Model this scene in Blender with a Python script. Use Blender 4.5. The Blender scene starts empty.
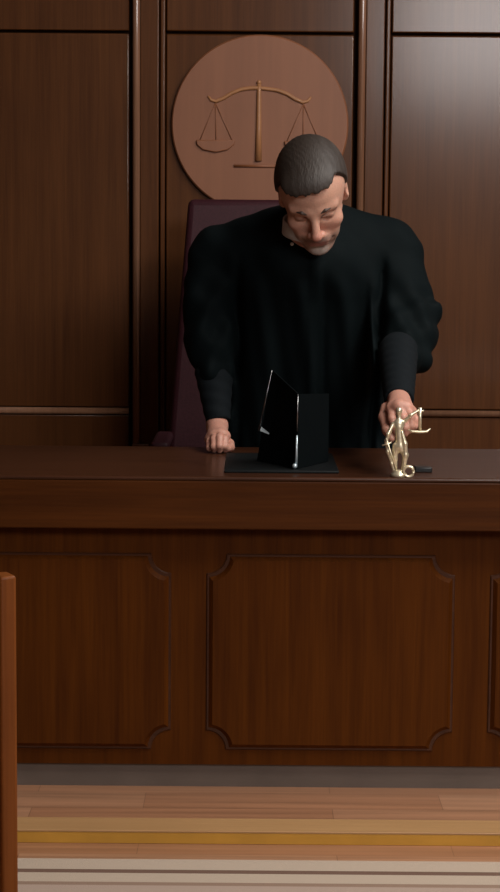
import bpy, bmesh, math, random
import numpy as np
from mathutils import Vector, Matrix
random.seed(7)
C = bpy.context.scene.collection
SC = bpy.context.scene
R = math.radians

# ---------------------------------------------------------------- camera
CAM = Vector((0, 0, 1.153))
F = 1800.0
CM = Matrix.Rotation(R(90 - 6.3), 3, 'X') @ Matrix.Rotation(R(0.45), 3, 'Z')
cd = bpy.data.cameras.new('camera')
cd.sensor_fit = 'VERTICAL'; cd.sensor_height = 36.0; cd.lens = F / 892 * 36.0
cd.clip_start = 0.05
co = bpy.data.objects.new('camera', cd); C.objects.link(co)
co.matrix_world = Matrix.Translation(CAM) @ CM.to_4x4()
SC.camera = co

def P(px, py, Y):
    """point of the photograph at distance Y in front of the camera"""
    d = CM @ Vector(((px - 250) / F, -(py - 446) / F, -1))
    return CAM + d * (Y / d.y)

# ---------------------------------------------------------------- light
SC.view_settings.view_transform = 'Standard'
SC.view_settings.look = 'None'
SC.view_settings.gamma = 1
SC.view_settings.use_curve_mapping = False
SC.view_settings.exposure = 0.15
w = bpy.data.worlds.new('world'); SC.world = w; w.use_nodes = True
w.node_tree.nodes['Background'].inputs[0].default_value = (0.6, 0.7, 0.85, 1)
w.node_tree.nodes['Background'].inputs[1].default_value = 0.08

def area(name, loc, tgt, sx, sy, power, col):
    l = bpy.data.lights.new(name, 'AREA'); l.shape = 'RECTANGLE'; l.size = sx; l.size_y = sy
    l.energy = power; l.color = col
    o = bpy.data.objects.new(name, l); C.objects.link(o); o.location = loc
    o.rotation_euler = (Vector(tgt) - Vector(loc)).to_track_quat('-Z', 'Y').to_euler()
    return o
area('window_daylight', (2.1, -1.3, 2.75), (0.6, 5.0, 1.4), 2.2, 1.1, 115, (1.0, 0.96, 0.95))
area('ceiling_panel_right', (2.0, 3.6, 3.12), (1.0, 4.0, 0.4), 0.9, 0.9, 52, (1.0, 0.97, 0.94))
area('ceiling_panel_front', (1.4, 2.4, 3.12), (0.3, 3.2, 0.0), 1.2, 0.8, 76, (1.0, 0.93, 0.84))

# ---------------------------------------------------------------- materials
def nt(name):
    m = bpy.data.materials.new(name); m.use_nodes = True
    t = m.node_tree; b = t.nodes['Principled BSDF']
    return m, t, b
def setp(b, **k):
    for a, v in k.items():
        b.inputs[a.replace('_', ' ')].default_value = v
def plain(name, col, rough=0.5, metal=0.0, bump=0.0, bscale=200, var=0.12, sheen=0.0, coat=0.0, spec=0.5):
    m, t, b = nt(name); N = t.nodes; L = t.links
    tc = N.new('ShaderNodeTexCoord'); no = N.new('ShaderNodeTexNoise')
    no.inputs['Scale'].default_value = bscale; no.inputs['Detail'].default_value = 3
    L.new(tc.outputs['Object'], no.inputs['Vector'])
    cr = N.new('ShaderNodeValToRGB')
    cr.color_ramp.elements[0].position = .3; cr.color_ramp.elements[1].position = .7
    cr.color_ramp.elements[0].color = [c * (1 - var) for c in col] + [1]
    cr.color_ramp.elements[1].color = [c * (1 + var) for c in col] + [1]
    L.new(no.outputs['Fac'], cr.inputs['Fac']); L.new(cr.outputs[0], b.inputs['Base Color'])
    setp(b, Roughness=rough, Metallic=metal, Sheen_Weight=sheen, Coat_Weight=coat, Specular_IOR_Level=spec)
    if bump:
        bp = N.new('ShaderNodeBump'); bp.inputs['Strength'].default_value = bump; bp.inputs['Distance'].default_value = .002
        L.new(no.outputs['Fac'], bp.inputs['Height']); L.new(bp.outputs[0], b.inputs['Normal'])
    return m
def wood(name, dark, light, grain=(38, 38, 1.3), rough=0.4, coat=0.3, crough=0.3, spec=0.5, pores=0.35):
    m, t, b = nt(name); N = t.nodes; L = t.links
    tc = N.new('ShaderNodeTexCoord'); mp = N.new('ShaderNodeMapping'); mp.inputs['Scale'].default_value = grain
    L.new(tc.outputs['Object'], mp.inputs['Vector'])
    n1 = N.new('ShaderNodeTexNoise'); n1.inputs['Scale'].default_value = 1.0; n1.inputs['Detail'].default_value = 5; n1.inputs['Distortion'].default_value = .6
    L.new(mp.outputs[0], n1.inputs['Vector'])
    n2 = N.new('ShaderNodeTexNoise'); n2.inputs['Scale'].default_value = 5.0; n2.inputs['Detail'].default_value = 3
    L.new(mp.outputs[0], n2.inputs['Vector'])
    n3 = N.new('ShaderNodeTexNoise'); n3.inputs['Scale'].default_value = 2.2; n3.inputs['Detail'].default_value = 2
    L.new(tc.outputs['Object'], n3.inputs['Vector'])
    a = N.new('ShaderNodeMath'); a.operation = 'MULTIPLY_ADD'; a.inputs[1].default_value = pores
    L.new(n2.outputs['Fac'], a.inputs[0])
    s = N.new('ShaderNodeMath'); s.operation = 'MULTIPLY'; s.inputs[1].default_value = .8 - pores * .6
    L.new(n1.outputs['Fac'], s.inputs[0]); L.new(s.outputs[0], a.inputs[2])
    a2 = N.new('ShaderNodeMath'); a2.operation = 'MULTIPLY_ADD'; a2.inputs[1].default_value = .35
    L.new(n3.outputs['Fac'], a2.inputs[0]); L.new(a.outputs[0], a2.inputs[2])
    cr = N.new('ShaderNodeValToRGB')
    cr.color_ramp.elements[0].position = .42; cr.color_ramp.elements[1].position = .88
    cr.color_ramp.elements[0].color = list(dark) + [1]; cr.color_ramp.elements[1].color = list(light) + [1]
    L.new(a2.outputs[0], cr.inputs['Fac']); L.new(cr.outputs[0], b.inputs['Base Color'])
    bp = N.new('ShaderNodeBump'); bp.inputs['Strength'].default_value = .12; bp.inputs['Distance'].default_value = .0015
    L.new(n2.outputs['Fac'], bp.inputs['Height']); L.new(bp.outputs[0], b.inputs['Normal'])
    setp(b, Roughness=rough, Coat_Weight=coat, Coat_Roughness=crough, Specular_IOR_Level=spec)
    return m
M = {}
M['wall_wood'] = wood('wall_walnut_veneer', (.052, .0165, .0042), (.098, .034, .0090), rough=.5, coat=.6, crough=.17, spec=.1)
M['pil_wood'] = wood('pilaster_walnut', (.05, .016, .0042), (.10, .035, .0105), rough=.5, coat=.6, crough=.17, spec=.1)
M['bead_wood'] = wood('moulding_polished', (.16, .075, .042), (.28, .145, .085), rough=.3, coat=1.0, crough=.14)  # base colour lightened to carry the highlight on the beads
M['groove'] = plain('groove_dark', (.03, .012, .006), .8, spec=.1)
M['bench_wood'] = wood('bench_mahogany', (.040, .0095, .0006), (.090, .0250, .0020), rough=.6, coat=.02, crough=.3, spec=.07)
M['bench_top'] = wood('bench_top_mahogany', (.028, .009, .0035), (.06, .020, .008), grain=(1.3, 38, 38), rough=.4, coat=.25, crough=.2, spec=.2)
M['fascia_wood'] = wood('fascia_mahogany', (.034, .0088, .0008), (.075, .021, .0028), grain=(1.3, 38, 38), rough=.5, coat=.05, crough=.25, spec=.1)
M['rail_wood'] = wood('rail_mahogany', (.11, .03, .006), (.20, .062, .012), rough=.5, coat=.06, crough=.25, spec=.12)
M['kick'] = plain('kickplate_grey', (.11, .085, .07), .5, .0, var=.15, bscale=6)
M['medallion'] = wood('medallion_wood', (.185, .064, .024), (.24, .088, .036), rough=.55, coat=.1, crough=.4, grain=(20, 20, 1.2), pores=.15)
M['relief'] = plain('relief_carved', (.33, .15, .062), .5, bscale=30, coat=.1)
M['leather'] = plain('chair_burgundy_leather', (.034, .0075, .012), .6, bump=.15, bscale=160, var=.2, spec=.25)
M['robe'] = plain('robe_black_cloth', (.0016, .0040, .0048), .8, bump=.15, bscale=420, var=.25, spec=.09)
M['suit'] = plain('suit_dark_cloth', (.0018, .0042, .0062), .85, bump=.2, bscale=500, spec=.2)
M['shirt'] = plain('shirt_white_cotton', (.55, .55, .56), .8, bscale=80, var=.03)
M['black_plastic'] = plain('black_plastic', (.006, .007, .008), .35, bscale=30)
M['black_leather'] = plain('black_leather_pad', (.003, .0045, .0052), .6, spec=.2, bump=.2, bscale=300)
M['cover'] = plain('folder_matt_black', (.0018, .0032, .0038), .9, spec=.05)
M['paper'] = plain('paper_white', (.50, .58, .62), .5, bscale=20, var=.04)
M['pale_glint'] = plain('folder_painted_glint', (.55, .66, .72), .3, .6, bscale=20, var=.04)  # pale colour stands in for light on the folder edges
M['brass'] = plain('statuette_pale_brass', (.82, .74, .54), .32, .75, bscale=90, var=.18)
M['bronze'] = plain('statuette_dark_bronze', (.28, .17, .06), .35, 1.0, bscale=60, var=.3)
M['steel'] = plain('chair_steel', (.3, .3, .31), .3, 1.0)
M['plaster'] = plain('plaster_warm', (.38, .34, .30), .9, bscale=4, var=.05)
M['nosing'] = wood('step_nosing', (.36, .20, .085), (.46, .27, .12), grain=(1.3, 38, 38), rough=.45, coat=.1)
M['mustard'] = plain('riser_mustard', (.50, .26, .035), .5, bscale=12, var=.10)
M['glass'] = plain('window_glass', (.6, .7, .75), .1, bscale=3)
def attr_mat(name, attr, rough, bump, bscale, sub=0.0, stretch=(1, 1, 1)):
    m, t, b = nt(name); N = t.nodes; L = t.links
    at = N.new('ShaderNodeAttribute'); at.attribute_name = attr
    tc = N.new('ShaderNodeTexCoord'); mp = N.new('ShaderNodeMapping'); mp.inputs['Scale'].default_value = stretch
    L.new(tc.outputs['Object'], mp.inputs[0])
    no = N.new('ShaderNodeTexNoise'); no.inputs['Scale'].default_value = bscale; no.inputs['Detail'].default_value = 3
    L.new(mp.outputs[0], no.inputs['Vector'])
    mx = N.new('ShaderNodeMix'); mx.data_type = 'RGBA'; mx.blend_type = 'MULTIPLY'; mx.inputs[0].default_value = .35
    L.new(at.outputs['Color'], mx.inputs[6]); L.new(no.outputs['Fac'], mx.inputs[7])
    L.new(mx.outputs[2], b.inputs['Base Color'])
    bp = N.new('ShaderNodeBump'); bp.inputs['Strength'].default_value = bump; bp.inputs['Distance'].default_value = .0015
    L.new(no.outputs['Fac'], bp.inputs['Height']); L.new(bp.outputs[0], b.inputs['Normal'])
    setp(b, Roughness=rough, Subsurface_Weight=sub, Subsurface_Scale=.01)
    return m
M['skin'] = attr_mat('skin', 'tone', .5, .15, 260, .08)
M['hair'] = attr_mat('hair_grey_brown', 'tone', .6, .7, 130, 0, (2.2, .5, .8))

def floor_mat():
    m, t, b = nt('floor_parquet'); N = t.nodes; L = t.links
    tc = N.new('ShaderNodeTexCoord')
    mp = N.new('ShaderNodeMapping'); mp.inputs['Location'].default_value = (.215, .06, 0)
    L.new(tc.outputs['Object'], mp.inputs[0])
    br = N.new('ShaderNodeTexBrick'); br.offset = .37
    br.inputs['Scale'].default_value = 1; br.inputs['Brick Width'].default_value = .62; br.inputs['Row Height'].default_value = .105
    br.inputs['Mortar Size'].default_value = .0007; br.inputs['Mortar Smooth'].default_value = .3
    br.inputs['Color1'].default_value = (.40, .215, .125, 1); br.inputs['Color2'].default_value = (.31, .145, .075, 1)
    br.inputs['Mortar'].default_value = (.16, .075, .04, 1)
    L.new(mp.outputs[0], br.inputs['Vector'])
    m2 = N.new('ShaderNodeMapping'); m2.inputs['Scale'].default_value = (1.5, 40, 40); L.new(tc.outputs['Object'], m2.inputs[0])
    no = N.new('ShaderNodeTexNoise'); no.inputs['Scale'].default_value = 1; no.inputs['Detail'].default_value = 4; L.new(m2.outputs[0], no.inputs['Vector'])
    cr = N.new('ShaderNodeValToRGB'); cr.color_ramp.elements[0].color = (.7, .68, .66, 1); cr.color_ramp.elements[1].color = (1.15, 1.12, 1.1, 1)
    cr.color_ramp.elements[0].position = .3; cr.color_ramp.elements[1].position = .7
    L.new(no.outputs['Fac'], cr.inputs[0])
    mx = N.new('ShaderNodeMix'); mx.data_type = 'RGBA'; mx.blend_type = 'MULTIPLY'; mx.inputs[0].default_value = 1
    L.new(br.outputs['Color'], mx.inputs[6]); L.new(cr.outputs[0], mx.inputs[7]); L.new(mx.outputs[2], b.inputs['Base Color'])
    setp(b, Roughness=.38, Coat_Weight=.2, Coat_Roughness=.3)
    return m
M['floor'] = floor_mat()
def rug_mat():
    m, t, b = nt('rug_striped'); N = t.nodes; L = t.links
    tc = N.new('ShaderNodeTexCoord'); sp = N.new('ShaderNodeSeparateXYZ'); L.new(tc.outputs['Object'], sp.inputs[0])
    mr = N.new('ShaderNodeMapRange'); mr.inputs[1].default_value = 0.0; mr.inputs[2].default_value = -.62
    L.new(sp.outputs['Y'], mr.inputs[0])
    cr = N.new('ShaderNodeValToRGB'); cr.color_ramp.interpolation = 'CONSTANT'
    e = cr.color_ramp.elements
    W = (.46, .37, .29, 1); D = (.15, .085, .06, 1); K = (.40, .30, .245, 1); B = (.27, .18, .13, 1)
    st = [(0, W), (.064, D), (.094, W), (.15, B), (.172, K), (.25, W), (.33, D), (.36, K), (.52, W), (.56, D), (.58, W), (.7, K)]
    e[0].color = W; e[1].position = .094; e[1].color = D
    for p_, c_ in [(.127, W), (.205, B), (.232, K), (.34, W), (.40, D)] + st[7:]:
        q = e.new(p_); q.color = c_
    L.new(mr.outputs[0], cr.inputs[0])
    no = N.new('ShaderNodeTexNoise'); no.inputs['Scale'].default_value = 350; L.new(tc.outputs['Object'], no.inputs['Vector'])
    bp = N.new('ShaderNodeBump'); bp.inputs['Strength'].default_value = .6; bp.inputs['Distance'].default_value = .002
    L.new(no.outputs['Fac'], bp.inputs['Height']); L.new(bp.outputs[0], b.inputs['Normal'])
    L.new(cr.outputs[0], b.inputs['Base Color']); setp(b, Roughness=.9)
    return m
M['rug'] = rug_mat()

# ---------------------------------------------------------------- helpers
def root_of(o):
    while o.parent: o = o.parent
    return o
def link(o, parent=None):
    C.objects.link(o)
    if parent: o.parent = parent
    return o
def thing(name, label, cat, loc, group=None):
    o = bpy.data.objects.new(name, None); C.objects.link(o); o.location = loc; o.empty_display_size = .1
    o['label'] = label; o['category'] = cat
    if group: o['group'] = group
    return o
def tag(o, label, cat, group=None):
    o['label'] = label; o['category'] = cat
    if group: o['group'] = group
def obj(name, bm, mat, parent=None, origin=None, smooth=False, bevel=0, label=None):
    """bm in world coordinates"""
    org = Vector(root_of(parent).location) if parent else Vector(origin or (0, 0, 0))
    bmesh.ops.translate(bm, verts=bm.verts, vec=-org)
    bmesh.ops.recalc_face_normals(bm, faces=bm.faces)
    me = bpy.data.meshes.new(name); bm.to_mesh(me); bm.free()
    me.materials.append(mat)
    for p in me.polygons: p.use_smooth = smooth
    o = bpy.data.objects.new(name, me); link(o, parent)
    if not parent: o.location = org
    if bevel:
        b = o.modifiers.new('bevel', 'BEVEL'); b.width = bevel; b.segments = 3; b.limit_method = 'ANGLE'; b.angle_limit = R(40)
        for p in me.polygons: p.use_smooth = True
        try:
            me.set_sharp_from_angle(angle=R(60))
        except Exception: pass
    if label: o['label'] = label
    return o
def box(bm, x0, x1, y0, y1, z0, z1):
    v = [bm.verts.new((x, y, z)) for x in (x0, x1) for y in (y0, y1) for z in (z0, z1)]
    for f in ((0, 1, 3, 2), (4, 6, 7, 5), (0, 4, 5, 1), (2, 3, 7, 6), (0, 2, 6, 4), (1, 5, 7, 3)):
        bm.faces.new([v[i] for i in f])
    return bm
def nb(): return bmesh.new()
def extrude_outline(bm, pts, y0, y1, inset=0.0, depth=0.0):
    """outline pts [(x,z)] as a solid between y0 (front) and y1; optional sloped front edge"""
    n = len(pts)
    cx = sum(p[0] for p in pts) / n; cz = sum(p[1] for p in pts) / n
    back = [bm.verts.new((x, y1, z)) for x, z in pts]
    rings = [back]
    if inset:
        rings.append([bm.verts.new((x, y0 + depth, z)) for x, z in pts])
        ins = offset(pts, inset)
        rings.append([bm.verts.new((x, y0, z)) for x, z in ins])
    else:
        rings.append([bm.verts.new((x, y0, z)) for x, z in pts])
    for a, b in zip(rings, rings[1:]):
        for i in range(n):
            bm.faces.new((a[i], a[(i + 1) % n], b[(i + 1) % n], b[i]))
    bm.faces.new(rings[-1]); bm.faces.new(back[::-1])
    return bm
def offset(pts, d):
    n = len(pts); out = []
    area2 = sum(pts[i][0] * pts[(i + 1) % n][1] - pts[(i + 1) % n][0] * pts[i][1] for i in range(n))
    s = 1 if area2 > 0 else -1
    for i in range(n):
        p0 = Vector(pts[i - 1]); p1 = Vector(pts[i]); p2 = Vector(pts[(i + 1) % n])
        a = (p1 - p0).normalized(); b = (p2 - p1).normalized()
        n1 = Vector((-a.y, a.x)) * s; n2 = Vector((-b.y, b.x)) * s
        m = (n1 + n2); m = m / max(.3, m.length_squared) * 2 if m.length > 1e-6 else n1
        m = m * .5 if False else (n1 + n2).normalized() / max(.5, math.cos((n1.angle(n2) if n1.length and n2.length else 0) / 2))
        out.append((p1.x + m.x * d, p1.y + m.y * d))
    return out
def tube(bm, pts, rad, seg=10):
    pts = [Vector(p) for p in pts]; n = len(pts)
    if not isinstance(rad, (list, tuple)): rad = [rad] * n
    rings = []
    up = Vector((0, 0, 1))
    for i, p in enumerate(pts):
        t = (pts[min(i + 1, n - 1)] - pts[max(i - 1, 0)]).normalized()
        ref = up if abs(t.dot(up)) < .95 else Vector((0, 1, 0))
        u = t.cross(ref).normalized(); v = t.cross(u)
        rings.append([bm.verts.new(p + (u * math.cos(a) + v * math.sin(a)) * rad[i]) for a in [2 * math.pi * k / seg for k in range(seg)]])
    for a, b in zip(rings, rings[1:]):
        for k in range(seg): bm.faces.new((a[k], a[(k + 1) % seg], b[(k + 1) % seg], b[k]))
    bm.faces.new(rings[0][::-1]); bm.faces.new(rings[-1])
    return bm
def lathe(bm, prof, cx, cy, seg=32):
    rings = [[bm.verts.new((cx + r * math.cos(2 * math.pi * k / seg), cy + r * math.sin(2 * math.pi * k / seg), z)) for k in range(seg)] for r, z in prof]
    for a, b in zip(rings, rings[1:]):
        for k in range(seg): bm.faces.new((a[k], a[(k + 1) % seg], b[(k + 1) % seg], b[k]))
    bm.faces.new(rings[0][::-1]); bm.faces.new(rings[-1])
    return bm

# ---- implicit surfaces: smooth unions of limbs meshed as one continuous skin
class Field:
    def __init__(s, lo, hi, h):
        s.lo = np.array(lo, float); s.h = h
        s.n = np.ceil((np.array(hi) - s.lo) / h).astype(int) + 1
        s.D = np.full(s.n, 1.0, np.float32)
    def sl(s, lo, hi):
        a = np.clip(np.floor((np.array(lo) - s.lo) / s.h).astype(int), 0, s.n - 1)
        b = np.clip(np.ceil((np.array(hi) - s.lo) / s.h).astype(int) + 1, 1, s.n)
        ax = [s.lo[i] + s.h * np.arange(a[i], b[i]) for i in range(3)]
        return tuple(slice(a[i], b[i]) for i in range(3)), np.stack(np.meshgrid(*ax, indexing='ij'), -1)
    def mix(s, sl, d, k, sub=False):
        A = s.D[sl]
        if sub:
            d = -d; h = np.maximum(k - np.abs(A - d), 0) / k; s.D[sl] = np.maximum(A, d) + h * h * k / 4
        else:
            h = np.maximum(k - np.abs(A - d), 0) / k; s.D[sl] = np.minimum(A, d) - h * h * k / 4
    def cap(s, a, b, ra, rb, k=.01, sub=False):
        a = np.array(a, float); b = np.array(b, float); r = max(ra, rb) + k + 2 * s.h
        sl, p = s.sl(np.minimum(a, b) - r, np.maximum(a, b) + r)
        if 0 in p.shape: return
        v = b - a; t = np.clip(((p - a) @ v) / max(v @ v, 1e-9), 0, 1)
        d = np.linalg.norm(p - a - t[..., None] * v, axis=-1) - (ra + (rb - ra) * t)
        s.mix(sl, d, k, sub)
    def chain(s, pts, rs, k=.01):
        for i in range(len(pts) - 1): s.cap(pts[i], pts[i + 1], rs[i], rs[i + 1], k)
    def ell(s, c, r, k=.01, rot=None, sub=False):
        c = np.array(c, float); r = np.array(r, float); m = r.max() + k + 2 * s.h
        sl, p = s.sl(c - m, c + m)
        if 0 in p.shape: return
        q = p - c
        if rot is not None: q = q @ np.array(rot)
        k0 = np.linalg.norm(q / r, axis=-1); k1 = np.linalg.norm(q / (r * r), axis=-1)
        d = np.where(k1 > 1e-6, k0 * (k0 - 1) / np.maximum(k1, 1e-6), -r.min())
        s.mix(sl, d, k, sub)
    def grid(s):
        ax = [s.lo[i] + s.h * np.arange(s.n[i]) for i in range(3)]
        return np.meshgrid(*ax, indexing='ij', sparse=True)
    def mesh(s):
        D = s.D; S = D < 0
        n = s.n
        cnt = np.zeros(n - 1, np.int8)
        for i in (0, 1):
            for j in (0, 1):
                for k in (0, 1): cnt += S[i:n[0] - 1 + i, j:n[1] - 1 + j, k:n[2] - 1 + k]
        act = (cnt > 0) & (cnt < 8)
        I = np.argwhere(act); idx = -np.ones(n - 1, np.int64); idx[act] = np.arange(len(I))
        cor = np.array([[i, j, k] for i in (0, 1) for j in (0, 1) for k in (0, 1)])
        V = np.stack([D[I[:, 0] + c[0], I[:, 1] + c[1], I[:, 2] + c[2]] for c in cor], 1)
        acc = np.zeros((len(I), 3)); num = np.zeros(len(I))
        for a in range(8):
            for b in range(a + 1, 8):
                if np.abs(cor[a] - cor[b]).sum() == 1:
                    m = (V[:, a] < 0) != (V[:, b] < 0)
                    t = np.where(m, V[:, a] / np.where(m, V[:, a] - V[:, b], 1), 0)
                    pt = cor[a] + t[:, None] * (cor[b] - cor[a])
                    acc += pt * m[:, None]; num += m
        verts = s.lo + s.h * (I + acc / num[:, None])
        faces = []
        for ax in range(3):
            o1, o2 = [(1, 2), (2, 0), (0, 1)][ax]
            sa = [slice(None)] * 3; sb = [slice(None)] * 3
            sa[ax] = slice(0, -1); sb[ax] = slice(1, None)
            A = S[tuple(sa)]; B = S[tuple(sb)]
            E = np.argwhere(A != B)
            E = E[(E[:, o1] > 0) & (E[:, o2] > 0) & (E[:, o1] < n[o1] - 1) & (E[:, o2] < n[o2] - 1)]
            fl = A[E[:, 0], E[:, 1], E[:, 2]]
            def g(d1, d2):
                q = E.copy(); q[:, o1] -= d1; q[:, o2] -= d2
                return idx[q[:, 0], q[:, 1], q[:, 2]]
            Q = np.stack([g(1, 1), g(0, 1), g(0, 0), g(1, 0)], 1)
            Q[~fl] = Q[~fl][:, ::-1]
            faces.append(Q)
        return verts, np.concatenate(faces)
def relax(v, f, it=2, lam=.5):
    e = np.concatenate([f[:, [0, 1]], f[:, [1, 2]], f[:, [2, 3]], f[:, [3, 0]]])
    for _ in range(it):
        acc = np.zeros_like(v); n = np.zeros(len(v))
        for a, b in ((0, 1), (1, 0)):
            for c in range(3): acc[:, c] += np.bincount(e[:, a], v[e[:, b], c], len(v))
            n += np.bincount(e[:, a], minlength=len(v))
        v = v + lam * (acc / np.maximum(n, 1)[:, None] - v)
    return v
def raw(name, v, f, mat, parent=None, origin=None, tone=None, label=None):
    org = np.array(root_of(parent).location if parent else (origin or (0, 0, 0)))
    me = bpy.data.meshes.new(name)
    me.vertices.add(len(v)); me.vertices.foreach_set('co', (v - org).astype(np.float32).ravel())
    me.loops.add(len(f) * 4); me.loops.foreach_set('vertex_index', f.astype(np.int32).ravel())
    me.polygons.add(len(f)); me.polygons.foreach_set('loop_start', np.arange(0, len(f) * 4, 4, dtype=np.int32))
    me.polygons.foreach_set('use_smooth', np.ones(len(f), bool))
    me.update(calc_edges=True); me.validate()
    if tone is not None:
        a = me.color_attributes.new('tone', 'FLOAT_COLOR', 'POINT')
        a.data.foreach_set('color', np.concatenate([tone, np.ones((len(v), 1))], 1).astype(np.float32).ravel())
    me.materials.append(mat)
    o = bpy.data.objects.new(name, me); link(o, parent)
    if not parent: o.location = org
    if label: o['label'] = label
    return o
def struct(o): o['kind'] = 'structure'; return o

# ================================================================ SETTING
YW = 5.60                       # back wall face
LOW = -.026                    # floor below the dais
def X(px, py, Y): return P(px, py, Y).x
def Z(py, Y, px=250): return P(px, py, Y).z

struct(obj('floor', box(nb(), -4, 4, 3.474, YW + .1, -.12, 0), M['floor'], label='parquet floor of the low dais under the bench'))
struct(obj('floor', box(nb(), -4, 4, -2.2, 3.474, -.2, LOW), M['floor'], label='lower parquet floor in front of the dais'))
struct(obj('ceiling', box(nb(), -4, 4, -2.2, YW + .1, 3.2, 3.3), M['plaster']))
struct(obj('wall_left', box(nb(), -4.1, -4, -2.2, YW + .1, -.2, 3.3), M['wall_wood']))
struct(obj('wall_right', box(nb(), 4, 4.1, -2.2, YW + .1, -.2, 3.3), M['wall_wood']))
# wall behind the camera with its high window
b = nb()
for q in ((-4, .5, 0, 3.3), (2.9, 4, 0, 3.3), (.5, 2.9, 0, 2.1), (.5, 2.9, 3.15, 3.3)):
    box(b, q[0], q[1], -2.3, -2.2, q[2] - .2 if q[2] == 0 else q[2], q[3])
struct(obj('wall_front', b, M['plaster']))
wf = struct(obj('window_1', box(box(box(box(nb(), .5, .56, -2.3, -2.15, 2.1, 3.15), 2.84, 2.9, -2.3, -2.15, 2.1, 3.15), .56, 2.84, -2.3, -2.15, 2.1, 2.16), .56, 2.84, -2.3, -2.15, 3.09, 3.15), M['plaster']))
obj('pane', box(nb(), .56, 2.84, -2.24, -2.23, 2.16, 3.09), M['glass'], wf)

# back wall: dark backing, panels, pilasters, mouldings
wb = struct(obj('wall_back', box(nb(), -4, 4, YW, YW + .1, 0, 3.2), M['groove']))
YP = YW - .030
def wpanel(px0, px1, z0, z1, y=YP):
    x0 = X(px0, 220, y); x1 = X(px1, 220, y)
    return obj('wall_panel', box(nb(), x0, x1, y, YW, z0, z1), M['wall_wood'], wb, bevel=.004)
zg = Z(33, YP)                    # groove height
zb = Z(412, YP)                   # lower bead height
for a, c in ((-900, 129), (166, 351.5), (389, 1400)):
    wpanel(a, c, zg + .0045, 3.2)
    if a == 166:
        wpanel(a, c, .1, zg - .0045)
    else:
        wpanel(a, c, zb + .012, zg - .0045)
        wpanel(a, c, .1, zb - .012)
        x0 = X(a, 220, YP); x1 = X(c, 220, YP)
        bm = nb()
        tube(bm, [(x0, YP - .002, zb), (x1, YP - .002, zb)], .0105, 16)
        obj('moulding', bm, M['bead_wood'], wb, smooth=True)
for a0, a1, f0, f1, e1 in ((132.5, 140, 140, 158.5, 166), (356, 363.5, 363.5, 382, 389)):
    # pilaster board, slightly proud, with a half-round bead on its left edge and a bevelled right edge
    yq = YW - .045
    bm = nb(); box(bm, X(f0, 220, yq), X(f1, 220, yq), yq, YW, .1, 3.2)
    obj('pilaster', bm, M['pil_wood'], wb, bevel=.003)
    bm = nb()
    zfoot = Z(444, YP)
    xm = (X(a0, 220, yq) + X(a1, 220, yq)) / 2; rr = (X(a1, 220, yq) - X(a0, 220, yq)) / 2
    tube(bm, [(xm, YW - .04, zfoot), (xm, YW - .04, 3.2)], rr, 20)
    obj('moulding', bm, M['bead_wood'], wb, smooth=True)
    bm = nb(); xr0 = X(f1 + 1.5, 220, YP); xr1 = X(e1 - 1.2, 220, YP)
    box(bm, xr0, xr1, YP - .002, YW, .1, 3.2)
    obj('pilaster_edge', bm, M['pil_wood'], wb, bevel=.004)
    bm = nb(); box(bm, X(a0, 220, yq), X(f0 + 9, 220, yq), yq - .012, YW, zfoot - .012, zfoot)
    obj('moulding_foot', bm, M['bead_wood'], wb, bevel=.003)
struct(obj('baseboard_back', box(nb(), -4, 4, YW - .05, YW, 0, .1), M['pil_wood'], bevel=.006))

# step edge: pale nosing and mustard riser
st = struct(obj('trim_1', box(nb(), -4, 4, 3.466, 3.547, -.003, .001), M['nosing'], bevel=.001, label='pale wooden nosing along the dais step'))
struct(obj('trim_2', box(nb(), -4, 4, 3.467, 3.475, LOW, -.003), M['mustard'], bevel=.001, label='mustard yellow riser of the low dais step'))

# ================================================================ RUG
o = obj('striped_rug', box(nb(), -1.8, 1.9, 2.62, 3.361, LOW, LOW + .006), M['rug'], origin=(0, 3.361, LOW), bevel=.002)
tag(o, 'pale woven rug with thin brown stripes on the lower floor', 'rug')

# ================================================================ BENCH
YF = 3.70                      # front of the top
ZT = Z(477, YF)              # top surface
YB = 4.262
bench = thing('judge_bench', 'long dark mahogany judge bench with scooped corner panels on its front', 'bench', (.1, 4.0, 0))
XL, XR = -2.3, 2.3
zf = Z(530, YF)
obj('desktop', box(nb(), XL, XR, YF + .0005, YB, ZT - .009, ZT), M['bench_top'], bench, bevel=.004, label='dark glossy desktop')
obj('fascia', box(nb(), XL + .002, XR - .002, YF + .001, YF + .035, zf, ZT - .009), M['fascia_wood'], bench, bevel=.003, label='deep plain fascia under the desktop')
YPn = YF + .055
ztop = ZT - .016
obj('front_board', box(nb(), XL + .03, XR - .03, YPn, YPn + .03, .052, ztop), M['bench_wood'], bench)
for s in (XL + .03, XR - .06):
    obj('side_board', box(nb(), s, s + .03, YPn + .03, YB - .03, .0, ztop), M['bench_wood'], bench)
def scoop(x0, x1, z0, z1, r, n=8):
    pts = []
    # concave quarter circles at each corner
    for cx, cz, a0, a1 in ((x1, z1, 270, 180), (x0, z1, 360, 270), (x0, z0, 90, 0), (x1, z0, 180, 90)):
        for k in range(n + 1):
            a = R(a0 + (a1 - a0) * k / n)
            pts.append((cx + r * math.cos(a), cz + r * math.sin(a)))
    return pts
zp1 = Z(556.5, YPn - .01); zp0 = Z(749, YPn - .01)
yp = YPn - .012
pitch = 283.5
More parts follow.
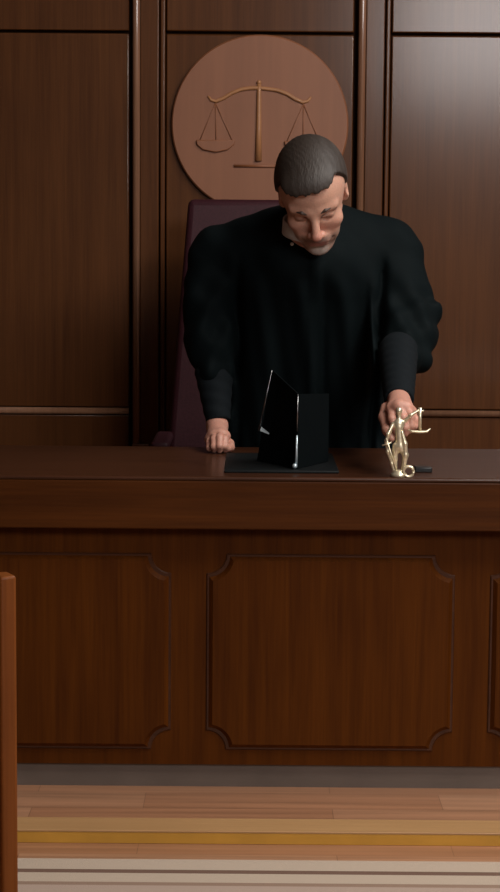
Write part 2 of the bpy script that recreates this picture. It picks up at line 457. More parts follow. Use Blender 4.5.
for k in range(-4, 6):
    a = 208 + k * pitch; c = a + 244.5
    x0 = X(a, 650, yp); x1 = X(c, 650, yp)
    if x0 < XL + .06 or x1 > XR - .06: continue
    bm = extrude_outline(nb(), scoop(x0, x1, zp0, zp1, .044), yp, YPn, inset=.010, depth=.010)
    pn = obj('raised_panel', bm, M['bench_wood'], bench, smooth=False)
    # fine bead running round the panel
    bm = extrude_outline(nb(), scoop(x0 - .004, x1 + .004, zp0 - .004, zp1 + .004, .042), YPn - .0035, YPn, inset=.002, depth=.002)
    obj('panel_bead', bm, M['bench_top'], bench)
obj('kickplate', box(nb(), XL + .03, XR - .03, YPn + .012, YPn + .028, .0, .052), M['kick'], bench, label='dull grey metal kickplate')

# ================================================================ PARTITION (left foreground)
yq = 2.2
pe = P(21.5, 760, yq); ztp = Z(575, yq, 12)
part_ = thing('wooden_partition', 'low polished wooden partition at the lower left, nearest the viewer', 'partition', (pe.x - .02, yq, LOW))
bm = nb()
d = Vector((-.80, -.42, 0)).normalized(); nn = Vector((-d.y, d.x, 0)) * -1
def slab(bm, a, b_, th, z0, z1):
    n_ = Vector((-(b_ - a).y, (b_ - a).x, 0)).normalized() * th / 2
    v = []
    for z in (z0, z1):
        for q in (a + n_, b_ + n_, b_ - n_, a - n_): v.append(bm.verts.new((q.x, q.y, z)))
    bm.faces.new(v[:4][::-1]); bm.faces.new(v[4:])
    for i in range(4): bm.faces.new((v[i], v[(i + 1) % 4], v[4 + (i + 1) % 4], v[4 + i]))
    return bm
A = Vector((pe.x - .012, yq + .012, 0))
obj('end_post', slab(nb(), A, A + d * .022, .034, LOW, ztp), M['rail_wood'], part_, bevel=.004)
obj('panel', slab(nb(), A + d * .022, A + d * .9, .02, LOW, ztp - .03), M['rail_wood'], part_)
obj('top_rail', slab(nb(), A + d * .022, A + d * .9, .034, ztp - .03, ztp - .004), M['fascia_wood'], part_, bevel=.004)

# ================================================================ MEDALLION
ym = YW - .030
c0 = P(260, 124.5, ym - .02); mr_ = 87 * (ym - .02) / F * 1.003
med = thing('scales_medallion', 'round terracotta-brown wooden medallion with carved balance scales on the wall', 'medallion', (c0.x, ym, c0.z))
def disc(bm, cx, cz, r, y0, y1, seg=96, bev=.004):
    rings = []
    for rr, y in ((r, y1), (r, y0 + bev), (r - bev, y0)):
        rings.append([bm.verts.new((cx + rr * math.cos(2 * math.pi * k / seg), y, cz + rr * math.sin(2 * math.pi * k / seg))) for k in range(seg)])
    for a, b_ in zip(rings, rings[1:]):
        for k in range(seg): bm.faces.new((a[k], a[(k + 1) % seg], b_[(k + 1) % seg], b_[k]))
    bm.faces.new(rings[0][::-1]); bm.faces.new(rings[-1])
    return bm
obj('disc', disc(nb(), c0.x, c0.z, mr_, ym - .02, ym), M['medallion'], med)
yr = ym - .021
def rp(px, py, dy=0): q = P(px, py, yr); return Vector((q.x, yr - dy, q.z))
def flat_tube(bm, pts, r, seg=10):
    tube(bm, pts, r, seg)
    return bm
bm = nb()
beam = [(208, 96), (211, 100), (216, 101.5), (224, 98), (232, 93), (241, 89.5), (250, 88.2), (259, 88)]
full = beam + [(519 - x, y + 1.0) for x, y in beam[::-1][1:]]
tube(bm, [rp(*q) for q in full], [.003, .0045, .0055, .006, .006, .006, .006, .006, .006, .006, .006, .006, .0055, .0045, .003], 10)
obj('balance_beam', bm, M['relief'], med, smooth=True)
bm = nb(); tube(bm, [rp(259, 84), rp(259, 92), rp(258.6, 130), rp(258.3, 161)], [.006, .007, .0085, .011], 12)
obj('column', bm, M['relief'], med, smooth=True)
bm = nb(); bmesh.ops.create_uvsphere(bm, u_segments=12, v_segments=8, radius=.0075, matrix=Matrix.Translation(rp(259, 82.5)))
obj('finial', bm, M['relief'], med, smooth=True)
bm = nb(); tube(bm, [rp(234, 166), rp(284, 166.4)], .0045, 8)
obj('foot_bar', bm, M['medallion'], med, smooth=True)
for sx, sy in ((1, 0), (-1, 1)):
    f_ = (lambda x: x) if sx == 1 else (lambda x: 519 - x)
    bm = nb()
    for x in (200, 216, 232): tube(bm, [rp(f_(215.5), 103 + sy), rp(f_(x), 140 + sy)], .0014, 6)
    obj('pan_cords', bm, M['medallion'], med, smooth=True)
    bm = nb()
    pts = [(196, 140), (235, 140), (234, 145), (228, 150), (216, 152.5), (203, 150), (197, 145)]
    q3 = [(rp(f_(x), y + sy).x, rp(f_(x), y + sy).z) for x, y in pts]
    extrude_outline(bm, q3, yr - .007, yr + .002)
    obj('scale_pan', bm, M['medallion'], med, bevel=.003)

# ================================================================ CHAIR
yc = 5.12
ch = thing('swivel_chair', 'burgundy leather high-backed swivel chair behind the person in black', 'chair', (X(262, 300, yc), yc, 0))
zt_ = Z(199.5, yc + .1)
xl_t = X(187, 205, yc); xr_t = X(341, 205, yc)
xl_b = X(168, 445, yc); xr_b = X(360, 445, yc); zbk = .50
def slabback(bm, off=0, th=.075, y=yc):
    N_ = 12; G = []
    for i in range(N_ + 1):
        t = i / N_; z = zbk + (zt_ - zbk) * t
        zz = (z - Z(445, yc)) / (zt_ - Z(445, yc))
        xa = xl_b + (xl_t - xl_b) * max(zz, -.2); xb = xr_b + (xr_t - xr_b) * max(zz, -.2)
        yy = y + .10 * t
        G.append([bm.verts.new(q) for q in ((xa + off, yy, z), (xb - off, yy, z), (xb - off, yy + th, z), (xa + off, yy + th, z))])
    for a, b_ in zip(G, G[1:]):
        for k in range(4): bm.faces.new((a[k], a[(k + 1) % 4], b_[(k + 1) % 4], b_[k]))
    bm.faces.new(G[0][::-1]); bm.faces.new(G[-1])
    return bm
obj('backrest', slabback(nb()), M['leather'], ch, bevel=.018)
bm = nb(); box(bm, xl_b + .02, xr_b - .02, 4.77, 5.16, .40, .50)
obj('seat', bm, M['leather'], ch, bevel=.025)
for s in (xl_b - .035, xr_b - .01):
    bm = nb(); box(bm, s, s + .05, 4.84, 5.13, .600, .628)
    ar = obj('armrest', bm, M['leather'], ch, bevel=.012)
    bm = nb(); tube(bm, [(s + .025, 4.98, .602), (s + .025, 4.98, .47), (s + .03 + (.03 if s < 0 else -.04), 4.98, .45)], .012, 10)
    obj('arm_bracket', bm, M['black_plastic'], ar, smooth=True)
cxx = ch.location.x
obj('gas_column', lathe(nb(), [(.03, .10), (.03, .24), (.02, .25), (.02, .39), (.06, .40)], cxx, 4.98), M['steel'], ch, smooth=False)
for k in range(5):
    a = R(90 + 72 * k); e = Vector((cxx + .25 * math.cos(a), 4.98 + .25 * math.sin(a), .075))
    lg = obj('base_arm', tube(nb(), [(cxx, 4.98, .115), e], [.026, .016], 8), M['black_plastic'], ch, smooth=True)
    bm = nb(); tube(bm, [e + Vector((-.012, 0, -.045)), e + Vector((.012, 0, -.045))], .029, 14)
    tube(bm, [e, e + Vector((0, 0, -.045))], .007, 8)
    obj('caster', bm, M['black_plastic'], lg)

# ================================================================ PERSON
hc = P(312.5, 191, 4.07)
S0 = Vector((P(308, 300, 4.25).x, 4.45, 0))
person = thing('person', 'grey-haired person in a black robe leaning over the bench with head bowed', 'person', S0)
xc = hc.x
Rh = (Matrix.Rotation(R(-4), 3, 'Z') @ Matrix.Rotation(R(-7), 3, 'Y') @ Matrix.Rotation(R(46), 3, 'X'))
Rn = np.array(Rh); hcn = np.array(hc)
def H(v): return (v @ Rn.T) + hcn

def head_field(h):
    f = Field((-.11, -.15, -.17), (.11, .13, .14), h)
    f.ell((0, .012, .030), (.074, .095, .085), .01)           # cranium
    f.ell((0, -.018, .035), (.066, .070, .070), .02)          # forehead
    f.ell((0, -.030, -.030), (.055, .058, .072), .03)         # face
    f.ell((0, -.052, -.088), (.029, .034, .026), .03)         # jaw front
    f.ell((0, -.079, -.107), (.019, .014, .013), .015)        # chin
    for s in (-1, 1):
        f.cap((s * .046, .0, -.055), (s * .020, -.062, -.100), .014, .012, .025)   # jaw line
        f.ell((s * .040, -.062, -.030), (.021, .018, .017), .02)                    # cheekbones
        f.ell((s * .031, -.062, -.062), (.018, .020, .022), .02)
        f.cap((s * .012, -.0835, .019), (s * .045, -.070, .020), .0085, .008, .014)  # brow ridge
        f.ell((s * .030, -.0840, .000), (.0165, .0120, .0120), .008, sub=True)        # socket
        f.ell((s * .030, -.0730, -.001), (.0135, .0120, .0110), .004)                 # lidded eye
        f.cap((s * .020, -.0835, -.003), (s * .040, -.077, -.005), .0022, .0018, .003)  # lower lid
        f.cap((s * .018, -.0855, .002), (s * .041, -.0785, .000), .0022, .0016, .002)   # upper lid edge
        # ears
        f.ell((s * .072, .014, -.012), (.009, .019, .031), .006, np.array(Matrix.Rotation(s * R(14), 3, 'Z')))
        f.ell((s * .079, .008, -.010), (.006, .011, .018), .003, sub=True)
        f.ell((s * .070, .008, -.036), (.007, .009, .010), .004)
    f.cap((0, -.086, .012), (0, -.111, -.028), .0085, .0100, .010)     # nose bridge
    f.ell((0, -.1130, -.033), (.0115, .0105, .0100), .006)             # nose tip
    for s in (-1, 1):
        f.ell((s * .0125, -.101, -.037), (.0078, .0105, .0078), .005)
        f.ell((s * .0065, -.108, -.0445), (.0030, .0042, .0030), .002, sub=True)
        f.cap((s * .014, -.094, -.040), (s * .030, -.080, -.068), .004, .004, .008, sub=True)  # nasolabial fold
    f.ell((0, -.086, -.060), (.028, .016, .017), .012)                 # muzzle
    f.cap((-.021, -.0930, -.0645), (.021, -.0930, -.0645), .0045, .0045, .006)
    f.cap((-.017, -.0925, -.0745), (.017, -.0925, -.0745), .0055, .0055, .006)
    f.cap((-.024, -.1010, -.0695), (.024, -.1010, -.0695), .0016, .0016, .003, sub=True)
    f.cap((-.020, -.098, -.0860), (.020, -.098, -.0860), .004, .004, .008, sub=True)
    f.cap((0, .040, -.05), (0, .080, -.14), .052, .054, .03)           # neck start
    return f
hv, hf = head_field(.0026).mesh(); hv = relax(hv, hf, 1, .4)
def smooth01(x): x = np.clip(x, 0, 1); return x * x * (3 - 2 * x)
def skin_tone(v):
    n = len(v)
    base = np.array([.60, .335, .245]); t = np.tile(base, (n, 1))
    def blend(c, m): 
        nonlocal t
        t = t * (1 - m[:, None]) + np.array(c) * m[:, None]
    x, y, z = v.T
    blend([.58, .235, .175], .75 * np.exp(-(((x) / .018) ** 2 + ((z + .032) / .018) ** 2)) * (y < -.085))       # nose
    blend([.55, .245, .18], .5 * np.exp(-(((abs(x) - .040) / .022) ** 2 + ((z + .035) / .02) ** 2)))             # cheeks
    lips = np.exp(-(x / .024) ** 4 - ((z + .0695) / .0085) ** 4) * (y < -.085)
    beard = smooth01((-.048 - z) / .012) * smooth01((.02 - y) / .02) * smooth01((z + .135) / .01)
    blend([.27, .19, .155], .6 * beard)
    gb = np.exp(-(x / .024) ** 4 - ((z + .099) / .014) ** 4) * (y < -.06)
    blend([.47, .41, .37], .75 * gb)
    mo = np.exp(-(x / .029) ** 4 - ((z + .057) / .0065) ** 4) * (y < -.08)  # moustache, darkened further for the shade around the mouth
    blend([.17, .11, .09], .85 * mo)
    blend([.42, .15, .125], .7 * lips)
    eye = np.exp(-((abs(x) - .030) / .013) ** 2 - ((z + .001) / .006) ** 2) * (y < -.07)  # shade over the lowered eyes, painted into the skin tone
    blend([.20, .09, .06], .75 * eye)
    return t
htone = skin_tone(hv)
head_w = H(hv)

ElR = np.array(P(406, 330, 4.19)); ElL = np.array(P(212, 345, 4.31))
# hands -------------------------------------------------------------------
def hand(f, wrist, palm_c, knuckles, fingers, thumb, rp_=.0145):
    wrist = np.array(wrist); palm_c = np.array(palm_c)
    for kn in knuckles: f.cap(wrist, kn, .0195, .0110, .012)
    for i in range(len(knuckles) - 1): f.cap(knuckles[i], knuckles[i + 1], .0108, .0108, .010)
    for ch_ in fingers:
        n = len(ch_); rs = [.0098, .0088, .0080, .0068][:n]
        for i in range(n - 1): f.cap(ch_[i], ch_[i + 1], rs[i], rs[i + 1], .0035)
    rs = [.015, .0115, .0100, .0080]
    for i in range(len(thumb) - 1): f.cap(thumb[i], thumb[i + 1], rs[i], rs[i + 1], .006)
# right side of the photo: grips the statuette
sx0 = P(402, 470, 3.76).x; sy0 = 3.765
wR = np.array(P(398, 397, 3.90))
def g(px, py, Y): return np.array(P(px, py, Y))
fR = Field((.24, 3.70, .68), (.42, 4.02, .92), .0018)
dy = .030
knR = [g(392, 408, 3.782 + dy), g(399, 406, 3.770 + dy), g(406, 407.5, 3.770 + dy), g(411, 412, 3.782 + dy)]
finR = [[knR[0], g(392, 419, 3.760 + dy), g(396, 430, 3.752 + dy), g(398.5, 437, 3.752 + dy)],
        [knR[1], g(403, 418, 3.748 + dy), g(405.5, 428, 3.745 + dy), g(405, 434, 3.748 + dy)],
        [knR[2], g(411, 417, 3.752 + dy), g(411, 426, 3.748 + dy), g(409, 431, 3.750 + dy)],
        [knR[3], g(415, 420, 3.765 + dy), g(414, 426, 3.762 + dy), g(411, 429, 3.765 + dy)]]
thR = [g(387, 409, 3.84 + dy), g(384, 417, 3.80 + dy), g(387, 430, 3.765 + dy), g(391, 439, 3.755 + dy)]
hand(fR, wR, None, knR, finR, thR)
dR = ElR - wR; dR /= np.linalg.norm(dR); fR.cap(wR, wR + dR * .10, .0225, .026, .01)
vR, qR = fR.mesh()
# left side of the photo: rests on the bench
wL = np.array([X(217, 430, 4.21), 4.232, ZT + .052])
fL = Field((-.20, 4.03, ZT - .02), (.03, 4.36, .86), .0018)
yk = 4.165
knL = [g(225, 436, yk), g(220, 434.5, yk - .006), g(214.5, 436, yk - .003), g(210, 439, yk + .006)]
def lay(kx, dy, tz): return None
finL = []
for i, k_ in enumerate(knL):
    L_ = [.9, 1.0, .93, .75][i]
    a1 = k_ + np.array([0, -.034 * L_, -.004]); a2 = a1 + np.array([0, -.014 * L_, -.017 * L_]); a3 = a2 + np.array([.0, .008, -.012 * L_])
    a1[2] = max(a1[2], ZT + .0095); a2[2] = max(a2[2], ZT + .009); a3[2] = max(ZT + .0078, a3[2])
    finL.append([k_, a1, a2, a3])
thL = [g(224, 440, 4.20), g(229, 444, 4.175), g(230, 447, 4.15), g(228, 448.5, 4.13)]
for t_ in thL[1:]: t_[2] = max(t_[2], ZT + .0095)
hand(fL, wL, None, knL, finL, thL)
dL = ElL - wL; dL /= np.linalg.norm(dL); fL.cap(wL, wL + dL * .08, .0225, .026, .01)
vL, qL = fL.mesh()
# torso, arms and legs under the clothes ----------------------------------
ShR = np.array(P(386, 256, 4.29)); ShL = np.array(P(226, 262, 4.32))
NK = hcn + np.array([0, .12, -.10])
pel = np.array([xc, 4.57, .70]); chest = np.array([xc - .005, 4.34, 1.03])
fB = Field((xc - .42, 3.8, 0.0), (xc + .42, 4.95, 1.30), .007)
fB.cap(chest + np.array([0, .02, -.02]), pel, .095, .105, .05)
fB.cap(ShL, ShR, .045, .045, .05); fB.cap(chest, NK, .06, .055, .04); fB.cap(NK, hcn + np.array([0, .055, -.045]), .054, .052, .02)
fB.chain([ShL, ElL, wL], [.045, .036, .022], .02); fB.chain([ShR, ElR, wR], [.045, .036, .022], .02)
for s in (-1, 1):
    hp = pel + np.array([s * .09, 0, -.02]); kn = np.array([xc + s * .13, 4.42, .42]); an = np.array([xc + s * .13, 4.60, .08])
    fB.chain([hp, kn, an], [.085, .055, .038], .03)
    fB.cap(an, an + np.array([0, -.12, -.045]), .036, .028, .02)
vB, qB = fB.mesh()
allv = np.concatenate([head_w, vR, vL, vB])
allf = np.concatenate([hf, qR + len(head_w), qL + len(head_w) + len(vR), qB + len(head_w) + len(vR) + len(vL)])
hand_t = np.array([.60, .30, .225])
tn = np.concatenate([htone, np.tile(hand_t, (len(vR) + len(vL) + len(vB), 1))])
body = raw('body', allv, allf, M['skin'], person, tone=tn)

# hair ---------------------------------------------------------------------
fh = Field((-.12, -.16, -.12), (.12, .15, .17), .0026)
fh.ell((0, .012, .032), (.0815, .101, .090), .01)
fh.ell((0, .056, -.034), (.066, .052, .064), .03)
fh.ell((0, -.016, .042), (.073, .078, .072), .02)
fh.ell((.004, -.048, .068), (.054, .036, .032), .03)
fh.ell((-.026, -.056, .070), (.038, .028, .024), .02)
gx, gy, gz = fh.grid()
# hairline: keep what lies above and behind a slanted, curved edge
line_z = .077 + .12 * gx + .0018 * np.sin(gx * 260 + 1.0) + .0012 * np.sin(gx * 610) + .6 * np.maximum(np.abs(gx + .0) - .045, 0)
front = np.minimum(gy + .020, 1)                                  # negative = forward of the temples
cutF = np.where(gy < -.015, line_z - gz, np.where(gy < .012, (-.030 - gz) + 0 * gx, (-.072 - gz)))
tcut = np.clip((gy + .045) / .07, 0, 1)
edge = line_z * (1 - tcut) + (-.040) * tcut - .060 * np.clip((gy - .02) / .04, 0, 1)
fh.D = np.maximum(fh.D, (edge - gz) * .8 + 0 * gx).astype(np.float32)
# keep the ears clear
for s in (-1, 1): fh.ell((s * .085, .010, -.014), (.016, .022, .030), .006, sub=True)
ang = np.arctan2(gx, gy + .02 * 1.0)
strand = .0002 * np.sin(gx * 420 + gy * 190 + 5 * np.sin(gz * 50 + gy * 33)) + .0004 * np.sin(gx * 75 + gz * 40) * np.sin(gy * 50 + gx * 20)
fh.D = (fh.D + strand).astype(np.float32)
vh, qh = fh.mesh()
x, y, z = vh.T
ht = np.tile(np.array([.021, .0135, .0095]), (len(vh), 1))
gm = smooth01((np.abs(x) - .052) / .02) * smooth01((.06 - z) / .05)
gm = np.maximum(gm * .75, .02 + .10 * smooth01((x + .01) / .06) * (.7 + .3 * np.sin(x * 410 + y * 120 + 4 * np.sin(z * 60))))  # grey temples; greyer right side is sheen painted into the hair colour
ht = ht * (1 - gm[:, None]) + np.array([.20, .175, .16]) * gm[:, None]
hair = raw('hair', H(vh), qh, M['hair'], body, tone=ht, label='short grey-brown combed hair')
# eyebrows
for s in (-1, 1):
    fe = Field((-.07, -.11, 0), (.07, -.04, .05), .0014)
    fe.chain([(s * .012, -.0915, .0185), (s * .026, -.0905, .0245), (s * .044, -.0775, .0215)], [.0030, .0036, .0018], .003)
    ve, qe = fe.mesh()
    raw('eyebrow', H(ve), qe, M['hair'], body, tone=np.tile(np.array([.07, .045, .035]), (len(ve), 1)))

# robe ---------------------------------------------------------------------
fr = Field((xc - .46, 3.82, .20), (xc + .46, 4.92, 1.32), .0052)
SL = ShL; SR = ShR
def w3(px, py, Y): return np.array(P(px, py, Y))
# yoke
fr.cap(w3(222, 250, 4.30), w3(300, 226, 4.26), .058, .062, .03)
fr.cap(w3(388, 246, 4.28), w3(322, 226, 4.26), .062, .062, .03)
fr.ell(w3(308, 262, 4.30), (.20, .115, .10), .05)
fr.cap(w3(398, 240, 4.29), w3(404, 252, 4.28), .034, .046, .02)
fr.cap(w3(212, 247, 4.31), w3(207, 258, 4.31), .028, .040, .02)
# trunk down to the bench and the skirt
for a, c in ((w3(275, 280, 4.30), w3(262, 455, 4.44)), (w3(345, 280, 4.28), w3(352, 455, 4.43)), (w3(308, 280, 4.27), w3(308, 455, 4.42))):
    fr.cap(a, c, .105, .098, .06)
for a, c in ((w3(262, 455, 4.44), (xc - .13, 4.58, .30)), (w3(352, 455, 4.43), (xc + .13, 4.58, .30)), (w3(308, 455, 4.42), (xc, 4.56, .30))):
    fr.cap(a, c, .098, .115, .06)
fr.cap((xc, 4.43, 1.0), (xc, 4.59, .70), .13, .135, .05)
# sleeves, right of the photo
fr.chain([w3(388, 247, 4.28), w3(398, 285, 4.25), w3(406, 325, 4.20)], [.058, .064, .070], .03)
fr.cap(w3(421, 318, 4.20), w3(430, 330, 4.18), .045, .022, .03)
fr.cap(w3(416, 344, 4.16), w3(421, 359, 4.12), .040, .026, .022)
fr.cap(w3(400, 330, 4.20), w3(397, 362, 4.08), .070, .052, .03)
# sleeves, left
fr.chain([w3(214, 251, 4.31), w3(211, 290, 4.31), w3(211, 340, 4.30), w3(216, 368, 4.28)], [.050, .060, .062, .050], .03)
# neckline opening
nkp = hcn + np.array([0, .05, -.075])
fr.cap(nkp + np.array([0, .012, 0]), nkp + np.array([0, .0, .16]), .057, .072, .012, sub=True)
fr.cap(w3(292, 256, 4.185), w3(324, 258, 4.185), .045, .045, .07)
# folds
gx, gy, gz = fr.grid()
def sm(a, lo, hi):
    t = np.clip((a - lo) / (hi - lo), 0, 1); return t * t * (3 - 2 * t)
u = gx - xc
trunk = sm(.19 - np.abs(u), 0, .05)
below = 1 - sm(gz, 1.02, 1.12)
fold = trunk * below * (.0065 * np.sin(u * 62 + 1.6 * np.sin(gz * 6)) + .0022 * np.sin(u * 131 + gz * 19))
fold = fold - trunk * below * .011 * np.exp(-((u - .140 - .02 * (gz - .9)) / .009) ** 2) + .016 * (1 - sm(gz, 1.08, 1.16)) * (np.exp(-((u - .163 - .03 * (gz - .9)) / .010) ** 2) + 1.0 * .6 * np.exp(-((u + .165) / .012) ** 2)) + .006 * below * np.exp(-((u - .035) / .010) ** 2)
fold = fold - trunk * .006 * np.exp(-((u - .012) / .014) ** 4)
slv = 1 - trunk
fold = fold + slv * below * (.0042 * np.sin(gz * 42 + np.abs(u) * 85 + gy * 25) + .0030 * np.sin(gz * 75 - np.abs(u) * 50 + gy * 60) + .003 * np.sin(u * 90 + gz * 14 + gy * 30))
yoke = sm(gz, 1.04, 1.10)
fold = fold + .0010 * yoke * np.sin(u * 70 + gz * 60)
fr.D = (fr.D + fold).astype(np.float32)
# trim the hem and keep the cloth off the bench
fr.D = np.maximum(fr.D, np.broadcast_to((.26 - gz), fr.D.shape)).astype(np.float32)
fr.D = np.maximum(fr.D, np.broadcast_to(np.minimum(YB + .012 - gy, ZT + .004 - gz), fr.D.shape)).astype(np.float32)
vr, qr = fr.mesh(); vr = relax(vr, qr, 1, .4)
robe = raw('robe', vr, qr, M['robe'], person, label='loose black robe with gathered bell sleeves')
# narrow dark cuffs showing below the bell sleeves
fc = Field((.22, 3.80, .70), (.48, 4.25, 1.02), .003)
a = w3(398, 352, 4.07); c = np.array(P(399, 400.5, 3.885))
fc.cap(a, c, .045, .032, .01)
gx, gy, gz = fc.grid(); dr = (a - c) / np.linalg.norm(a - c)
tt = (gx - c[0]) * dr[0] + (gy - c[1]) * dr[1] + (gz - c[2]) * dr[2]
fc.D = np.maximum(fc.D + .0007 * np.sin(tt * 210 + gx * 60), -tt + .000).astype(np.float32)
v_, q_ = fc.mesh(); raw('cuff', v_, q_, M['suit'], person)
fc = Field((-.25, 4.05, .66), (.05, 4.45, .95), .003)
a = w3(214, 372, 4.28); c = np.array(P(218, 421, 4.235))
fc.cap(a, c, .046, .029, .01)
gx, gy, gz = fc.grid(); dr = (a - c) / np.linalg.norm(a - c)
tt = (gx - c[0]) * dr[0] + (gy - c[1]) * dr[1] + (gz - c[2]) * dr[2]
fc.D = np.maximum(fc.D + .0007 * np.sin(tt * 210 + gx * 60), -tt).astype(np.float32)
v_, q_ = fc.mesh(); raw('cuff', v_, q_, M['suit'], person)
# small pale button at the throat of the robe
q_ = None
for Yb in np.arange(4.0, 4.3, .002):
    q = np.array(P(292, 244, Yb)); ii = np.round((q - fr.lo) / fr.h).astype(int)
    if fr.D[tuple(ii)] < 0: q_ = Vector(q); break
if q_ is not None:
    bm = nb(); bmesh.ops.create_uvsphere(bm, u_segments=12, v_segments=8, radius=.0042, matrix=Matrix.Translation(q_) @ Matrix.Diagonal((1, .5, 1, 1)))
    obj('button', bm, M['shirt'], person, smooth=True, label='small pale button')
# shirt collar band
bm = nb()
cn = Vector(nkp) + Vector((-.003, .001, .002)); ring0 = []; ring1 = []
ax_ = Vector((0, -.35, .94)).normalized(); ux = Vector((1, 0, 0)); uy = ax_.cross(ux)
segs = 40; rr = []
for r_, h_ in ((.064, -.02), (.062, .012), (.058, .012), (.058, -.02)):
    rr.append([bm.verts.new(cn + ux * (r_ * math.cos(t)) + uy * (r_ * 1.02 * math.sin(t)) + ax_ * h_) for t in [2 * math.pi * k / segs for k in range(segs)]])
for i in range(4):
    for k in range(segs): bm.faces.new((rr[i][k], rr[i][(k + 1) % segs], rr[(i + 1) % 4][(k + 1) % segs], rr[(i + 1) % 4][k]))
obj('shirt_collar', bm, M['shirt'], person, smooth=True)
for s in (-1, 1):
    an = np.array([xc + s * .13, 4.60, .045])
    fs = Field(an - .3, an + .3, .006)
    fs.cap(an, an + np.array([s * .01, -.15, -.008]), .043, .036, .03)
    gx, gy, gz = fs.grid(); fs.D = np.maximum(fs.D, np.broadcast_to(.002 - gz, fs.D.shape)).astype(np.float32)
    v_, q_ = fs.mesh(); raw('shoe', v_, q_, M['black_leather'], person)

# ================================================================ STATUETTE
Y0 = 3.727
def s3(px, py, dy=0): return np.array(P(px, py, Y0 + dy))
sb = P(402, 478, Y0)
stt = thing('justice_statuette', 'small pale brass justice statuette held by the hand at the bench edge', 'statuette', (sb.x, Y0, ZT))
o = obj('base', lathe(nb(), [(.0165, ZT), (.0175, ZT + .002), (.0165, ZT + .007), (.013, ZT + .009), (.012, ZT + .0135), (.009, ZT + .0145)], P(399, 470, Y0).x, Y0, 28), M['brass'], stt, smooth=True)
fs = Field((sb.x - .05, Y0 - .04, ZT), (sb.x + .07, Y0 + .05, ZT + .17), .0011)
fs.cap(s3(399, 428), s3(400, 447), .0085, .0100, .004)
fs.ell(s3(399, 424), (.0115, .008, .012), .004)
fs.cap(s3(399, 419), s3(399, 413), .0045, .004, .003); fs.ell(s3(399, 411), (.0068, .0072, .0085), .002)   # neck, head
fs.chain([s3(400, 446), s3(405.5, 455, -.004), s3(403, 470, -.002)], [.009, .0062, .0042], .004)
fs.chain([s3(396, 446), s3(395, 458), s3(395, 471)], [.008, .0050, .0046], .004)
# right arm held out to the scales
fs.chain([s3(405, 421), s3(411, 415, -.004), s3(419, 410)], [.0042, .0034, .0030], .003)
# lowered arm on the sword hilt
fs.chain([s3(393, 424), s3(388, 434, -.006), s3(386.5, 442, -.006)], [.0044, .0034, .0032], .003)
v_, q_ = fs.mesh(); raw('figure', v_, q_, M['brass'], stt)
fs = Field((sb.x - .05, Y0 - .04, ZT), (sb.x + .07, Y0 + .05, ZT + .17), .0011)
fs.chain([s3(391, 431, -.002), s3(386, 441, .0), s3(388, 452), s3(392, 464), s3(395, 473)], [.0026, .0034, .0040, .0036, .0050], .003)
fs.chain([s3(402, 432, -.007), s3(405, 444, -.008), s3(405.5, 455, -.007), s3(403, 463, -.004)], [.0032, .0048, .0052, .0022], .003)
v_, q_ = fs.mesh(); raw('drapery', v_, q_, M['brass'], stt, label='bright folds of drapery')
bm = nb(); tube(bm, [P(386, 438, Y0 - .008), P(397.5, 474, Y0 - .008)], [.0018, .0012], 8); tube(bm, [P(382, 445.5, Y0 - .008), P(391.5, 442.5, Y0 - .008)], .0018, 8)
obj('sword', bm, M['brass'], stt, smooth=True)
bm = nb(); q0 = P(420, 409, Y0)
tube(bm, [P(420, 407.5, Y0), P(420, 430, Y0)], [.0040, .0030], 10)
tube(bm, [P(416, 411, Y0), P(424, 411, Y0)], .0022, 8)
o = obj('scales', bm, M['brass'], stt, smooth=True)
bm = nb(); tube(bm, [P(408.5, 429.8, Y0), P(412, 431.5, Y0), P(420, 432, Y0), P(427, 431.5, Y0), P(430.5, 428.5, Y0)], [.0012, .0030, .0034, .0030, .0012], 10)
obj('scale_pan', bm, M['brass'], o, smooth=True)
bm = nb()
cc = P(408.5, 471.5, Y0 - .012); pts = [cc + Vector((math.cos(t) * .0105, 0, math.sin(t) * .0105)) for t in [2 * math.pi * k / 24 for k in range(25)]]
tube(bm, pts, .0032, 10)
obj('coiled_snake_ring', bm, M['brass'], stt, smooth=True).name = 'base_ring'

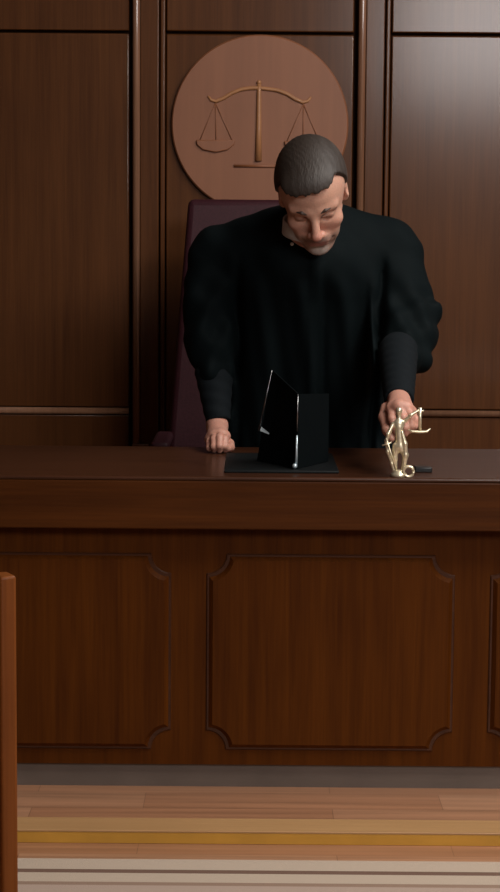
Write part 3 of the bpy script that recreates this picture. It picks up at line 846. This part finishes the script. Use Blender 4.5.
# ================================================================ DESK ITEMS
bx0 = X(225, 470, 3.9); bx1 = X(336, 470, 3.9)
o = obj('desk_pad', box(nb(), bx0, bx1, 3.765, 4.09, ZT, ZT + .006), M['black_leather'], origin=((bx0 + bx1) / 2, 3.9, ZT), bevel=.002)
tag(o, 'flat black leather desk pad in front of the person', 'desk pad')
zpad = ZT + .006
fo = thing('document_folder', 'black folder standing half open on the desk pad, one pale edge catching light', 'folder', (X(295, 470, 3.79), 3.79, zpad))
def quad_slab(p, th):
    bm = nb(); p = [Vector(q) for q in p]
    n_ = (p[1] - p[0]).cross(p[2] - p[0]).normalized() * th
    a = [bm.verts.new(q) for q in p]; b_ = [bm.verts.new(q + n_) for q in p]
    bm.faces.new(a); bm.faces.new(b_[::-1])
    for i in range(4): bm.faces.new((a[i], b_[i], b_[(i + 1) % 4], a[(i + 1) % 4]))
    return bm
s0 = P(296, 473.5, 3.79); s0.z = zpad + .001; s1 = P(298, 394, 3.795)
l1 = P(272, 370, 3.92); l0 = P(259, 431, 3.93)
lb = Vector((l0.x - .004, 3.93, zpad + .001))
obj('cover', quad_slab([s0, lb, l1, s1], .003), M['cover'], fo)
r0 = Vector((X(327, 470, 3.93), 3.93, zpad + .001)); r1 = r0 + Vector((.0, .01, s1.z - s0.z - .01))
obj('cover', quad_slab([s0, r0, r1, s1], .003), M['cover'], fo)
obj('spine_glint', tube(nb(), [s0 + Vector((0, -.003, .004)), s0.lerp(s1, .45) + Vector((0, -.003, 0))], [.0030, .0018], 8), M['pale_glint'], fo, smooth=True, label='pale strip standing in for light caught along the spine')  # glint of the cover edge, added as pale strips
obj('spine_glint', tube(nb(), [s0.lerp(s1, .5) + Vector((0, -.003, 0)), s1 + Vector((0, -.003, 0))], [.0016, .0010], 8), M['steel'], fo, smooth=True, label='duller upper part of the added glint along the spine')
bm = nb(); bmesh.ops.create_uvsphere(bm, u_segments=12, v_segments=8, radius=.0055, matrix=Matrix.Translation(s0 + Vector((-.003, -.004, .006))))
obj('corner_glint', bm, M['pale_glint'], fo, smooth=True, label='added pale bead standing in for the glint at the corner')  # bright tip of the glint, added as a small bead
obj('edge_glint', tube(nb(), [l1 + Vector((0, -.003, 0)), l0 + Vector((0, -.003, 0))], [.0009, .0018], 8), M['steel'], fo, smooth=True, label='added thin strip standing in for light on the cover edge')  # bright line of the outer edge, added as a strip
obj('papers', quad_slab([P(260, 431, 3.91), P(286, 441, 3.88), P(284, 434, 3.93), P(261, 428, 3.93)], .003), M['paper'], fo, label='blue-white sheets')

bx = P(423, 471, 3.82)
o = obj('small_black_box', box(nb(), X(415, 471, 3.80), X(432, 471, 3.80), 3.795, 3.83, ZT, ZT + .011), M['black_plastic'], origin=(bx.x, 3.81, ZT), bevel=.002)
tag(o, 'small flat black box on the desktop just right of the brass statuette', 'box')
